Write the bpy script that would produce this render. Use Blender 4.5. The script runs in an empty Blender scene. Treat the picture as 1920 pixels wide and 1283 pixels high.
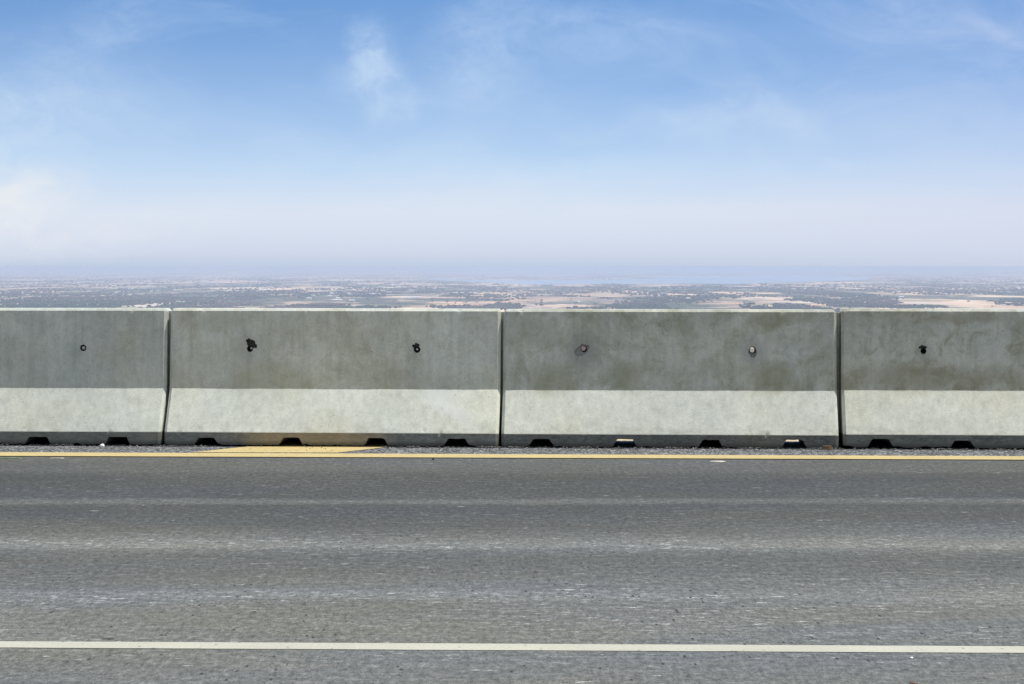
import bpy, bmesh, math, random
import numpy as np
from mathutils import Vector, noise as mn
R = math.radians
random.seed(7); rng = np.random.default_rng(7)
sc = bpy.context.scene; col = sc.collection

# ------------------------------------------------------------------ camera
FP = 4382.0                                   # focal length in photo pixels (1920 wide)
CAMZ = 1.08
PITCH = math.atan((641.5-500)/FP)
cam = bpy.data.cameras.new('camera'); camo = bpy.data.objects.new('camera', cam); col.objects.link(camo)
cam.sensor_width = 36; cam.lens = 36*FP/1920; cam.clip_start = .1; cam.clip_end = 400000
camo.location = (0, 0, CAMZ); camo.rotation_euler = (math.pi/2-PITCH, 0, 0)
sc.camera = camo

def ground(px, py, z=0.0):                    # where a photo pixel meets the level z
    u, v = (px-960)/FP, (641.5-py)/FP
    d = Vector((u, math.cos(PITCH)+v*math.sin(PITCH), -math.sin(PITCH)+v*math.cos(PITCH)))
    t = (z-CAMZ)/d.z
    return Vector((d.x*t, d.y*t, z))

# ------------------------------------------------------------------ exposure
vs = sc.view_settings
vs.view_transform = 'Standard'; vs.look = 'None'; vs.exposure = 0.30; vs.gamma = 1.0; vs.use_curve_mapping = False
sc.cycles.volume_bounces = 1
sc.cycles.volume_step_rate = 10
sc.cycles.max_bounces = 6

# ------------------------------------------------------------------ node helper
class NT:
    def __init__(s, tree): s.t = tree
    def n(s, typ, **kw):
        nd = s.t.nodes.new(typ)
        for k, v in kw.items(): setattr(nd, k, v)
        return nd
    def link(s, a, b): s.t.links.new(a, b)
    def setin(s, sock, v):
        if hasattr(v, 'is_output') or isinstance(v, bpy.types.NodeSocket): s.link(v, sock)
        elif isinstance(v, (tuple, list)) and sock.type == 'RGBA' and len(v) == 3: sock.default_value = (*v, 1)
        else: sock.default_value = v
    def m(s, op, a, b=None, c=None, clamp=False):
        nd = s.n('ShaderNodeMath', operation=op, use_clamp=clamp)
        for i, v in enumerate((a, b, c)):
            if v is not None: s.setin(nd.inputs[i], v)
        return nd.outputs[0]
    def vm(s, op, a, b=None, scale=None):
        nd = s.n('ShaderNodeVectorMath', operation=op)
        s.setin(nd.inputs[0], a)
        if b is not None: s.setin(nd.inputs[1], b)
        if scale is not None: s.setin(nd.inputs['Scale'], scale)
        return nd.outputs['Value'] if op in ('LENGTH', 'DOT_PRODUCT') else nd.outputs[0]
    def mr(s, v, a, b, c=0., d=1., smooth=False):
        nd = s.n('ShaderNodeMapRange', interpolation_type='SMOOTHSTEP' if smooth else 'LINEAR')
        for i, x in enumerate((v, a, b, c, d)): s.setin(nd.inputs[i], x)
        return nd.outputs[0]
    def noise(s, vec, scale, detail=4, rough=.55, dist=0., dim='3D', w=0.):
        nd = s.n('ShaderNodeTexNoise', noise_dimensions=dim)
        s.setin(nd.inputs['Vector'], vec)
        nd.inputs['Scale'].default_value = scale; nd.inputs['Detail'].default_value = detail
        nd.inputs['Roughness'].default_value = rough; nd.inputs['Distortion'].default_value = dist
        return nd.outputs[0]
    def vor(s, vec, scale, feature='F1', out='Distance', rand=1.):
        nd = s.n('ShaderNodeTexVoronoi', feature=feature)
        s.setin(nd.inputs['Vector'], vec); nd.inputs['Scale'].default_value = scale
        nd.inputs['Randomness'].default_value = rand
        return nd.outputs[out]
    def mix(s, f, a, b, mode='MIX'):
        nd = s.n('ShaderNodeMix', data_type='RGBA', blend_type=mode)
        s.setin(nd.inputs[0], f); s.setin(nd.inputs[6], a); s.setin(nd.inputs[7], b)
        return nd.outputs[2]
    def ramp(s, f, stops, interp='LINEAR'):
        nd = s.n('ShaderNodeValToRGB'); s.link(f, nd.inputs[0]); cr = nd.color_ramp; cr.interpolation = interp
        while len(cr.elements) < len(stops): cr.elements.new(.5)
        for e, (p, c) in zip(cr.elements, stops):
            e.position = p; e.color = (c, c, c, 1) if isinstance(c, (int, float)) else (*c, 1)
        return nd.outputs[0]
    def sep(s, v):
        nd = s.n('ShaderNodeSeparateXYZ'); s.link(v, nd.inputs[0]); return nd.outputs
    def comb(s, x, y, z):
        nd = s.n('ShaderNodeCombineXYZ')
        for i, v in enumerate((x, y, z)): s.setin(nd.inputs[i], v)
        return nd.outputs[0]
    def mapv(s, vec, loc=(0, 0, 0), rot=(0, 0, 0), scale=(1, 1, 1)):
        nd = s.n('ShaderNodeMapping'); s.link(vec, nd.inputs[0])
        nd.inputs[1].default_value = loc; nd.inputs[2].default_value = rot; nd.inputs[3].default_value = scale
        return nd.outputs[0]

def material(name):
    m = bpy.data.materials.new(name); m.use_nodes = True
    t = NT(m.node_tree); b = m.node_tree.nodes['Principled BSDF']
    co = t.n('ShaderNodeTexCoord').outputs['Object']
    return m, t, b, co
def bump(t, b, h, strength, dist):
    nd = t.n('ShaderNodeBump'); nd.inputs['Strength'].default_value = strength
    nd.inputs['Distance'].default_value = dist; t.link(h, nd.inputs['Height']); t.link(nd.outputs[0], b.inputs['Normal'])

# ------------------------------------------------------------------ sun and sky
SUNV = Vector((.36, .068, .93)).normalized()   # towards the sun: high, right, a touch beyond the barrier
sl = bpy.data.lights.new('sun', 'SUN'); sl.energy = 4.2; sl.angle = R(.53); sl.color = (1, .965, .90)
so = bpy.data.objects.new('sun', sl); col.objects.link(so); so.location = (30, 10, 60)
so.rotation_euler = (-SUNV).to_track_quat('-Z', 'Y').to_euler()

world = bpy.data.worlds.new('World'); sc.world = world; world.use_nodes = True
wt = NT(world.node_tree); bg = world.node_tree.nodes['Background']
SKY = .13
bg.inputs['Strength'].default_value = SKY
d = wt.n('ShaderNodeTexCoord').outputs['Generated']
dx, dy, dz = wt.sep(d)
zc = wt.m('MAXIMUM', dz, 0.0)
sky = wt.n('ShaderNodeTexSky', sky_type='NISHITA', sun_disc=False)
sky.sun_elevation = math.asin(SUNV.z); sky.sun_rotation = math.atan2(SUNV.x, SUNV.y)
sky.altitude = 200; sky.air_density = 1.0; sky.dust_density = .6; sky.ozone_density = 1.5
# the deep blue starts low in this sky: look the colour up higher
wt.link(wt.vm('NORMALIZE', wt.comb(dx, dy, wt.m('MULTIPLY_ADD', zc, 5.0, .03))), sky.inputs[0])
fw = wt.mr(dy, -.1, .6, 0, 1, True)                # bluer tint over the plain; tint behind the camera kept neutral for fill light
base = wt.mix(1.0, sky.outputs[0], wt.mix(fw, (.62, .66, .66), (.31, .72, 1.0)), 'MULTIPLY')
k = 1/SKY/1.23
az = wt.m('MULTIPLY', wt.m('DIVIDE', dx, wt.m('MAXIMUM', wt.m('ABSOLUTE', dy), .05)), 1.4)
el = wt.m('MULTIPLY', zc, 1.4)
P = wt.comb(az, el, dy)
def blob(cx, cz, sx, sz, rot=0., wob=.02):       # soft patch of cloud at one bearing and height
    q = wt.vm('ADD', P, wt.vm('SCALE', wt.vm('SUBTRACT', WN, (.5, .5, .5)), scale=wob))
    q = wt.vm('MULTIPLY', wt.vm('SUBTRACT', q, (cx, cz, 0)), (1, 1, 0))
    q = wt.mapv(q, rot=(0, 0, rot)); q = wt.vm('MULTIPLY', q, (1/sx, 1/sz, 0))
    l = wt.vm('LENGTH', q)
    f = wt.mr(l, 1.0, 0.0, 0, 1, True)
    return wt.m('MULTIPLY', wt.m('MULTIPLY', f, WF), wt.m('GREATER_THAN', dy, 0.0))
nd = wt.n('ShaderNodeTexNoise'); nd.inputs['Scale'].default_value = 22; nd.inputs['Detail'].default_value = 5
wt.link(P, nd.inputs['Vector']); WN = nd.outputs['Color']
WF = wt.mr(wt.noise(wt.mapv(P, rot=(0, 0, R(35)), scale=(1, 1.6, 1)), 38, 7, .66, .7), .34, .62, .35, 1.15)
def X(px): return (px-960)/FP*1.4
def Z(py): return (500-py)/FP*1.4
# smooth veil: white at the horizon thinning upwards
n1 = wt.noise(wt.mapv(P, rot=(0, 0, R(-14)), scale=(3.2, 9, 1)), 1.6, 5, .55, .6)
n2 = wt.noise(wt.mapv(P, rot=(0, 0, R(24)), scale=(5, 12, 1)), 2.0, 7, .6, .7)
veil = wt.ramp(wt.m('MULTIPLY_ADD', wt.m('SUBTRACT', n1, .5), .05, wt.m('MULTIPLY', el, 1.0)),
               [(0, .98), (.028, .96), (.048, .84), (.078, .63), (.112, .40), (.16, .20), (.3, .08), (1, .04)])
cl = wt.m('ADD', wt.m('MULTIPLY', wt.mr(n2, .42, .80, 0, 1, True), .27), wt.mr(dy, .15, -.5, 0, .60, True))  # wisps, plus an unseen white veil added behind the camera for neutral fill
patches = [
    (X(688), Z(105), .022, .026, R(20), .036, .64), (X(712), Z(170), .028, .032, R(-40), .034, .50),
    (X(740), Z(215), .030, .018, R(-35), .025, .25), (X(640), Z(150), .022, .016, R(30), .02, .22),
    (X(900), Z(110), .05, .05, R(-30), .03, .30), (X(1130), Z(60), .10, .03, R(0), .03, .22),
    (X(20), Z(395), .055, .024, R(-10), .018, .75), (X(-10), Z(250), .14, .05, R(-10), .03, .42),
    (X(1440), Z(215), .06, .022, R(12), .03, .40), (X(1290), Z(235), .05, .018, R(5), .03, .30),
    (X(1880), Z(80), .045, .007, R(22), .010, .26), (X(1580), Z(310), .02, .006, R(10), .012, .35),
    (X(1700), Z(30), .09, .03, R(20), .03, .22), (X(1050), Z(330), .10, .02, R(0), .03, .30),
    (X(200), Z(60), .10, .03, R(-35), .03, .20)]
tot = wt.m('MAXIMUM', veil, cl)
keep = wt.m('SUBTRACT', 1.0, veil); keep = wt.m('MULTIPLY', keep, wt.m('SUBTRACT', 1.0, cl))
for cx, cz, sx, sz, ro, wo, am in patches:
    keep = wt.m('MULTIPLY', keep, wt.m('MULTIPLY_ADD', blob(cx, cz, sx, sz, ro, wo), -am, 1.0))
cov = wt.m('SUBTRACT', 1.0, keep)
white = wt.ramp(el, [(0, (.535, .61, .765)), (.003, (.57, .64, .785)), (.008, (.63, .69, .82)), (.018, (.69, .74, .86)), (.033, (.735, .79, .885)), (.06, (.66, .785, .92)), (.16, (.57, .73, .95)), (.5, (.74, .78, .82))])
# the right side is a little pinker, the left a little brighter
white = wt.mix(wt.mr(az, .05, .32, 0, .5), white, (.66, .69, .84))
white = wt.mix(1.0, white, (k, k, k), 'MULTIPLY')
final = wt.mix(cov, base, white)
bank = wt.m('MAXIMUM', wt.m('MULTIPLY', blob(X(-20), Z(400), .085, .034, R(-14), .026), 1.0), wt.m('MULTIPLY', blob(X(150), Z(445), .12, .018, R(-6), .02), .5))
final = wt.mix(bank, final, (.80*k, .835*k, .885*k))
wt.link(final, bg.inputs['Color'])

# ------------------------------------------------------------------ object helpers
def mesh_obj(name, verts, faces, mat, parent=None, smooth=False):
    me = bpy.data.meshes.new(name); me.from_pydata([tuple(v) for v in verts], [], faces); me.update()
    if mat: me.materials.append(mat)
    if smooth: me.shade_smooth()
    o = bpy.data.objects.new(name, me); col.objects.link(o)
    if parent: o.parent = parent
    return o
def tag(o, label=None, cat=None, group=None, kind=None):
    if label: o['label'] = label
    if cat: o['category'] = cat
    if group: o['group'] = group
    if kind: o['kind'] = kind
    return o

# ------------------------------------------------------------------ barrier line on the ground
BL = ground(0, 836.5); BR = ground(1920, 845.0)
bdir = (BR-BL); bdir.z = 0; bdir.normalize(); bnor = Vector((-bdir.y, bdir.x, 0))    # away from the camera
BANG = math.atan2(bdir.y, bdir.x)
def s_at(px, py=700, z=.5, off=.19):           # position along the row for a pixel on the upper face
    u = (px-960)/FP; v = (641.5-py)/FP
    dr = Vector((u, math.cos(PITCH)+v*math.sin(PITCH), -math.sin(PITCH)+v*math.cos(PITCH)))
    o = BL+bnor*off; c = Vector((0, 0, CAMZ))
    t = (o-c).dot(bnor)/dr.dot(bnor)
    return (c+dr*t-BL).dot(bdir)

# ------------------------------------------------------------------ road surfaces
def asphalt_material(coarse=False):
    m, t, b, co = material('asphalt_coarse' if coarse else 'asphalt')
    x, y, z = t.sep(co)
    fine = t.noise(t.mapv(co, scale=(1, .715, 1)), 170, 3, .7)
    fine2 = t.noise(t.mapv(co, scale=(1, .36, 1)), 44, 5, .88)
    if not coarse:
        co = t.mapv(co, scale=(1, .715, 1))
        wn = t.noise(t.mapv(co, scale=(.45, 1.6, 1)), 1.0, 5, .6)
        yy = t.m('MULTIPLY_ADD', t.m('SUBTRACT', wn, .5), .34, y)
        # bands worn by traffic, along the lane
        B = []
        for py, g in [(1290, 0.107), (1225, 0.104), (1200, 0.108), (1150, 0.108), (1132, 0.105), (1122, 0.126), (1112, 0.121), (1105, 0.102), (1085, 0.092), (1070, 0.077),
                      (1045, 0.073), (1033, 0.088), (1026, 0.127), (1018, 0.120), (1008, 0.095), (998, 0.080), (985, 0.063), (965, 0.052), (948, 0.049), (943, 0.081), (938, 0.081),
                      (933, 0.052), (925, 0.049), (900, 0.046), (889, 0.052), (883, 0.070), (862, 0.074)]:
            B.append((ground(960, py).y, g))
        y0, y1 = B[0][0]-.05, B[-1][0]+.05
        f = t.mr(yy, y0, y1)
        band = t.ramp(f, [((yv-y0)/(y1-y0), g) for yv, g in B])
        big = t.noise(t.mapv(co, scale=(.5, .9, 1)), .9, 5, .6)
        tint = t.ramp(t.noise(t.mapv(co, scale=(.35, 1.3, 1)), 1.3, 5, .6), [(.3, (1.10, 1.07, .86)), (.5, (1.05, 1.05, .93)), (.7, (.98, 1.02, 1.04))])
        c = t.mix(1.0, band, tint, 'MULTIPLY')
        c = t.mix(1.0, c, t.ramp(big, [(.25, .86), (.75, 1.12)]), 'MULTIPLY')
        streak = t.noise(t.mapv(co, scale=(1.0, 8, 1)), 5.5, 5, .7)
        c = t.mix(1.0, c, t.ramp(streak, [(.28, .76), (.5, 1.0), (.72, 1.24)]), 'MULTIPLY')
        # polished stone and scuffs: pale dashes along the lane, thickest where the bands are pale
        bb = t.m('MULTIPLY', t.mr(t.sep(band)[0], .075, .135, .22, 1), t.mr(y, ground(960, 1215).y-.3, ground(960, 1180).y+.2, .35, 1))
        msk = t.noise(t.mapv(co, scale=(.35, 1.8, 1)), 1.9, 4, .65)
        mk = t.m('MULTIPLY', bb, t.mr(msk, .40, .56, .03, 1))
        for sx_, sy_, fr, lo, hi, am, cc_, lx in ((1.4, 4, 12, .57, .64, .7, (.26, .26, .255), 0), (.8, 6, 7, .59, .62, .7, (.28, .28, .27), 3), (1.1, 4, 13, .60, .63, 1.0, (.44, .44, .42), 7)):
            q = t.noise(t.mapv(co, loc=(lx, lx, 0), scale=(sx_, sy_, 1)), fr, 4, .7)
            c = t.mix(t.m('MULTIPLY', t.mr(q, lo, hi), t.m('MULTIPLY', mk, am)), c, cc_)
        sc2 = t.noise(t.mapv(co, loc=(13, 1, 0), scale=(.8, 5, 1)), 9, 3, .7)
        c = t.mix(t.m('MULTIPLY', t.mr(sc2, .675, .70), .9), c, (.42, .42, .39))
        dk = t.noise(t.mapv(co, loc=(5, 9, 0), scale=(.5, 4, 1)), 6, 4, .7)
        c = t.mix(t.mr(dk, .64, .74, 0, .5), c, (.05, .05, .048))
        # grain
        c = t.mix(1.0, c, t.ramp(fine2, [(.30, .36), (.5, 1.0), (.70, 1.8)]), 'MULTIPLY')
        c = t.mix(1.0, c, t.ramp(fine, [(.3, .62), (.5, 1.0), (.7, 1.42)]), 'MULTIPLY')
        # open pores
        pv = t.vor(t.mapv(co, scale=(1, .38, 1)), 24, rand=1.0)
        pm = t.noise(co, 1.1, 2, .5)
        c = t.mix(t.m('MULTIPLY', t.mr(pv, .135, .09), t.mr(pm, .42, .50)), c, (.03, .03, .03))
        pv2 = t.vor(t.mapv(co, scale=(1, .4, 1)), 46, rand=1.0)
        c = t.mix(t.m('MULTIPLY', t.mr(pv2, .17, .11), t.mr(t.noise(co, 2.3, 2, .5), .44, .54, 0, .9)), c, (.05, .05, .05))
        bump(t, b, t.m('ADD', fine2, t.m('MULTIPLY', fine, .6)), .35, .004)
    else:
        v = t.vor(co, 75, out='Color')
        g = t.sep(v)[0]
        c = t.ramp(g, [(0, (.03, .031, .033)), (.35, (.06, .064, .067)), (.6, (.11, .114, .118)), (.85, (.20, .207, .21)), (1, (.42, .42, .42))])
        c = t.mix(1.0, c, t.ramp(t.noise(co, 4, 4, .6), [(.3, .8), (.7, 1.15)]), 'MULTIPLY')
        c = t.mix(1.0, c, t.ramp(fine2, [(.3, .7), (.7, 1.3)]), 'MULTIPLY')
        bump(t, b, t.vor(co, 75), .8, .006)
    t.link(c, b.inputs['Base Color']); b.inputs['Roughness'].default_value = .85
    b.inputs['Specular IOR Level'].default_value = .3
    return m
M_asphalt = asphalt_material(); M_coarse = asphalt_material(True)

def strip(name, pts, z, mat):
    return mesh_obj(name, [(p[0], p[1], z) for p in pts], [tuple(range(len(pts)))], mat)
def line_pt(a, b, s): return a+(b-a)*s
def extended(pl, pr, far=60):
    dd = (pr-pl).normalized(); return pl-dd*far, pr+dd*far
# the lane sheet reaches from behind the camera to the yellow line; the shoulder goes on under the barrier
yl, yr = extended(ground(0, 856.2), ground(1920, 863.6))
back_l, back_r = BL+bnor*.50-bdir*62, BL+bnor*.80+bdir*66
road = mesh_obj('road', [(-62, -9, 0), (66, -9, 0), (back_r.x, back_r.y, 0), (back_l.x, back_l.y, 0)], [(0, 1, 2, 3)], M_asphalt)
tag(road, kind='structure')
sh_near_l, sh_near_r = extended(ground(0, 852), ground(1920, 860))
sh = mesh_obj('shoulder', [(sh_near_l.x, sh_near_l.y, .002), (sh_near_r.x, sh_near_r.y, .002), (back_r.x, back_r.y-.02, .002), (back_l.x, back_l.y-.02, .002)], [(0, 1, 2, 3)], M_coarse)
tag(sh, kind='structure')

def paint_material(name, colr, wear):
    m, t, b, co = material(name)
    c = t.mix(t.mr(t.noise(co, 3, 5, .6), .35, .7, 0, .55), colr, tuple(v*.78 for v in colr))
    c = t.mix(1.0, c, t.ramp(t.noise(co, 90, 4, .7), [(.25, .80), (.75, 1.12)]), 'MULTIPLY')
    w = t.noise(t.mapv(co, scale=(1, 2.2, 1)), 28, 5, .75)
    c = t.mix(t.mr(w, wear, wear+.06, 0, .85), c, (.17, .17, .15))
    spk = t.vor(t.mapv(co, scale=(1, .5, 1)), 22)
    c = t.mix(t.mr(spk, .12, .08, 0, .6), c, (.10, .10, .09))
    t.link(c, b.inputs['Base Color']); b.inputs['Roughness'].default_value = .7
    bump(t, b, t.noise(co, 110, 3, .7), .3, .002)
    return m
M_yellow = paint_material('yellow_road_paint', (.50, .39, .165), .58)
M_white = paint_material('white_road_paint', (.45, .43, .335), .62)

def painted_line(name, n0, n1, f0, f1, z, mat, amp=.004):
    """ragged-edged painted band between a near edge (n0-n1) and a far edge (f0-f1), pixels of the road surface"""
    a, b_ = extended(ground(*n0), ground(*n1), 40); c, d_ = extended(ground(*f0), ground(*f1), 40)
    n = 1600; vs_ = []; fs = []
    for i in range(n+1):
        s = i/n
        p = line_pt(a, b_, s); q = line_pt(c, d_, s)
        j1 = (mn.noise(Vector((p.x*9, 0, 3)))+.5*mn.noise(Vector((p.x*31, 0, 8))))*amp
        j2 = (mn.noise(Vector((q.x*9, 5, 3)))+.5*mn.noise(Vector((q.x*31, 5, 8))))*amp
        vs_ += [(p.x, p.y+j1, z), (q.x, q.y+j2, z)]
        if i: fs.append((2*i-2, 2*i, 2*i+1, 2*i-1))
    return mesh_obj(name, vs_, fs, mat)
yline = painted_line('yellow_edge_line', (0, 856.3), (1920, 863.6), (0, 849.4), (1920, 857.0), .0045, M_yellow)
tag(yline, kind='structure')
wline = painted_line('white_lane_line', (0, 1215.3), (1920, 1225.4), (0, 1203.4), (1920, 1212.9), .0015, M_white, .003)
tag(wline, kind='structure')
# slanted hatch stripe that runs under the barrier
A = ground(357, 849.6); B_ = ground(632, 850.2); C_ = ground(712, 841.2); D_ = ground(456, 839.6)
da = (D_-A)*1.0; ex = .9
poly = []
E1 = C_+(C_-B_)*ex; E2 = D_+(D_-A)*ex
for P0, P1 in ((A, B_), (B_, E1), (E1, E2), (E2, A)):
    for i in range(24):
        p = line_pt(P0, P1, i/24); poly.append((p.x+mn.noise(Vector((p.x*14, p.y*14, 2)))*.008, p.y+mn.noise(Vector((p.x*14, p.y*14, 9)))*.004))
hatch = strip('yellow_hatch_stripe', poly, .0042, M_yellow); tag(hatch, kind='structure')

# ------------------------------------------------------------------ concrete
def concrete(name, seed, base, stain, stain_amt, foot, top_stain=.0, smear=None, holes=(), rust=None, spots=()):
    m, t, b, co = material(name)
    x, y, z = t.sep(co)
    o = t.vm('ADD', co, (seed*7.3, seed*3.1, seed*1.7))
    c = t.mix(t.mr(t.noise(o, 1.7, 5, .6, .3), .32, .68), tuple(v*.90 for v in base), tuple(v*1.10 for v in base))
    hue = t.noise(o, 2.6, 3, .5)
    c = t.mix(1.0, c, t.ramp(hue, [(.3, (.98, 1.0, 1.02)), (.5, (1, 1, 1)), (.7, (1.02, 1.0, .95))]), 'MULTIPLY')
    # olive and brown blotches, mostly on the upright face
    blot = t.noise(t.mapv(o, scale=(1, 1, .8)), 3.2, 6, .65, .5)
    upz = t.mr(z, .328, .334, .25, 1)
    c = t.mix(t.m('MULTIPLY', t.mr(blot, .50, .70, 0, stain_amt), upz), c, stain)
    mot = t.noise(t.mapv(o, loc=(3, 0, 3)), 9, 7, .72, .8)
    c = t.mix(t.m('MULTIPLY', t.mr(mot, .50, .64, 0, stain_amt*.75), t.mr(z, .328, .334, .12, 1)), c, stain)
    low = t.m('MULTIPLY', t.mr(z, .52, .34), t.mr(z, .326, .333))
    c = t.mix(t.m('MULTIPLY', low, t.mr(t.noise(o, 4.5, 5, .65), .42, .62, 0, stain_amt*.85)), c, stain)
    c = t.mix(t.m('MULTIPLY', t.mr(z, .68, .80), t.mr(t.noise(o, 3.5, 5, .65), .45, .68, 0, top_stain)), c, tuple(v*.6 for v in stain))
    # runs
    run = t.noise(t.mapv(o, scale=(26, 26, 1.3)), 1, 5, .65)
    c = t.mix(1.0, c, t.ramp(run, [(.25, .86), (.5, 1.0), (.75, 1.10)]), 'MULTIPLY')
    cloud = t.noise(o, 16, 6, .75)
    c = t.mix(1.0, c, t.ramp(cloud, [(.28, .89), (.5, 1.0), (.72, 1.07)]), 'MULTIPLY')
    fleck = t.noise(t.mapv(o, scale=(1, 1, .7)), 42, 4, .8)
    c = t.mix(1.0, c, t.ramp(fleck, [(.28, .76), (.38, .97), (.62, 1.02), (.74, 1.12)]), 'MULTIPLY')
    grain = t.noise(o, 130, 3, .7)
    c = t.mix(1.0, c, t.ramp(grain, [(.25, .84), (.5, 1.0), (.75, 1.12)]), 'MULTIPLY')
    # air holes
    ph = t.vor(o, 26)
    c = t.mix(t.m('MULTIPLY', t.mr(ph, .12, .05), t.mr(t.noise(o, 5, 2, .5), .5, .6, 0, .6)), c, (.08, .08, .07))
    for hx_, hz_, hr_, ha_ in holes:          # damp halo and run below each lifting hole
        q = t.vm('SUBTRACT', t.vm('ADD', t.comb(x, z, 0.), t.vm('SCALE', t.comb(cloud, run, 0.), scale=.03)), (hx_+.015, hz_+.015, 0))
        l = t.vm('LENGTH', t.vm('MULTIPLY', q, (1/hr_, 1/(hr_*1.1), 0)))
        c = t.mix(t.mr(l, 1., .2, 0, ha_, True), c, (.20, .215, .21))
        l2 = t.vm('LENGTH', t.vm('MULTIPLY', t.vm('ADD', q, (0, .10, 0)), (1/.03, 1/.13, 0)))
        c = t.mix(t.mr(l2, 1., .1, 0, ha_*.55, True), c, (.24, .24, .21))
    for sx_, sz_, w_, h_, am_ in spots:       # olive patches of its own
        q = t.vm('SUBTRACT', t.vm('ADD', t.comb(x, z, 0.), t.vm('SCALE', t.comb(t.noise(o, 6, 5, .7), blot, 0.), scale=.22)), (sx_+.11, sz_+.11, 0))
        l = t.vm('LENGTH', t.vm('MULTIPLY', q, (1/w_, 1/h_, 0)))
        c = t.mix(t.m('MULTIPLY', t.mr(l, 1., .3, 0, am_, True), t.mr(cloud, .3, .6, .5, 1)), c, stain)
    # splash dirt on the foot, heavier and blacker where it meets the road
    gn = t.noise(t.mapv(o, scale=(1, 1, 2.2)), 9, 6, .72)
    gn2 = t.noise(t.mapv(o, scale=(1, 1, 3)), 34, 4, .7)
    footc = t.mix(t.mr(gn, .36, .64), tuple(v*.70 for v in foot), tuple(v*1.25 for v in foot))
    if rust:
        rx0, rx1, rc = rust
        rf = t.m('MULTIPLY', t.mr(x, rx0-.12, rx0+.2, 0, 1, True), t.mr(x, rx1+.2, rx1-.2, 0, 1, True))
        footc = t.mix(t.m('MULTIPLY', rf, t.mr(gn, .3, .6, .55, 1)), footc, rc)
    c = t.mix(t.m('MULTIPLY', t.mr(z, .080, .073), t.mr(gn2, .3, .6, .72, .95)), c, footc)
    c = t.mix(t.m('MULTIPLY', t.mr(t.m('MULTIPLY_ADD', t.m('SUBTRACT', gn2, .5), .05, z), .030, .006, 0, 1), .75), c, (.05, .048, .042))
    fringe = t.m('MULTIPLY', t.mr(z, .15, .076), t.mr(z, .072, .078))
    c = t.mix(t.m('MULTIPLY', fringe, t.mr(t.noise(t.mapv(o, scale=(1, 1, 2)), 12, 5, .7), .50, .68, 0, .6)), c, tuple(v*.9 for v in stain))
    if smear:
        sx, sz, w, h, ro = smear
        q = t.mapv(t.vm('SUBTRACT', t.vm('ADD', t.comb(x, z, 0.), t.vm('SCALE', t.comb(t.noise(o, 7, 5, .7), run, 0.), scale=.16)), (sx+.08, sz+.08, 0)), rot=(0, 0, ro))
        l = t.vm('LENGTH', t.vm('MULTIPLY', q, (1/w, 1/h, 0)))
        c = t.mix(t.mr(l, 1., .1, 0, .6, True), c, (.63, .65, .63))
    t.link(c, b.inputs['Base Color']); b.inputs['Roughness'].default_value = .88
    b.inputs['Specular IOR Level'].default_value = .25
    bump(t, b, t.m('ADD', t.m('MULTIPLY', cloud, 1.2), t.m('ADD', grain, t.m('MULTIPLY', t.mr(ph, .10, .04), -1.5))), .22, .003)
    return m

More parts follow.
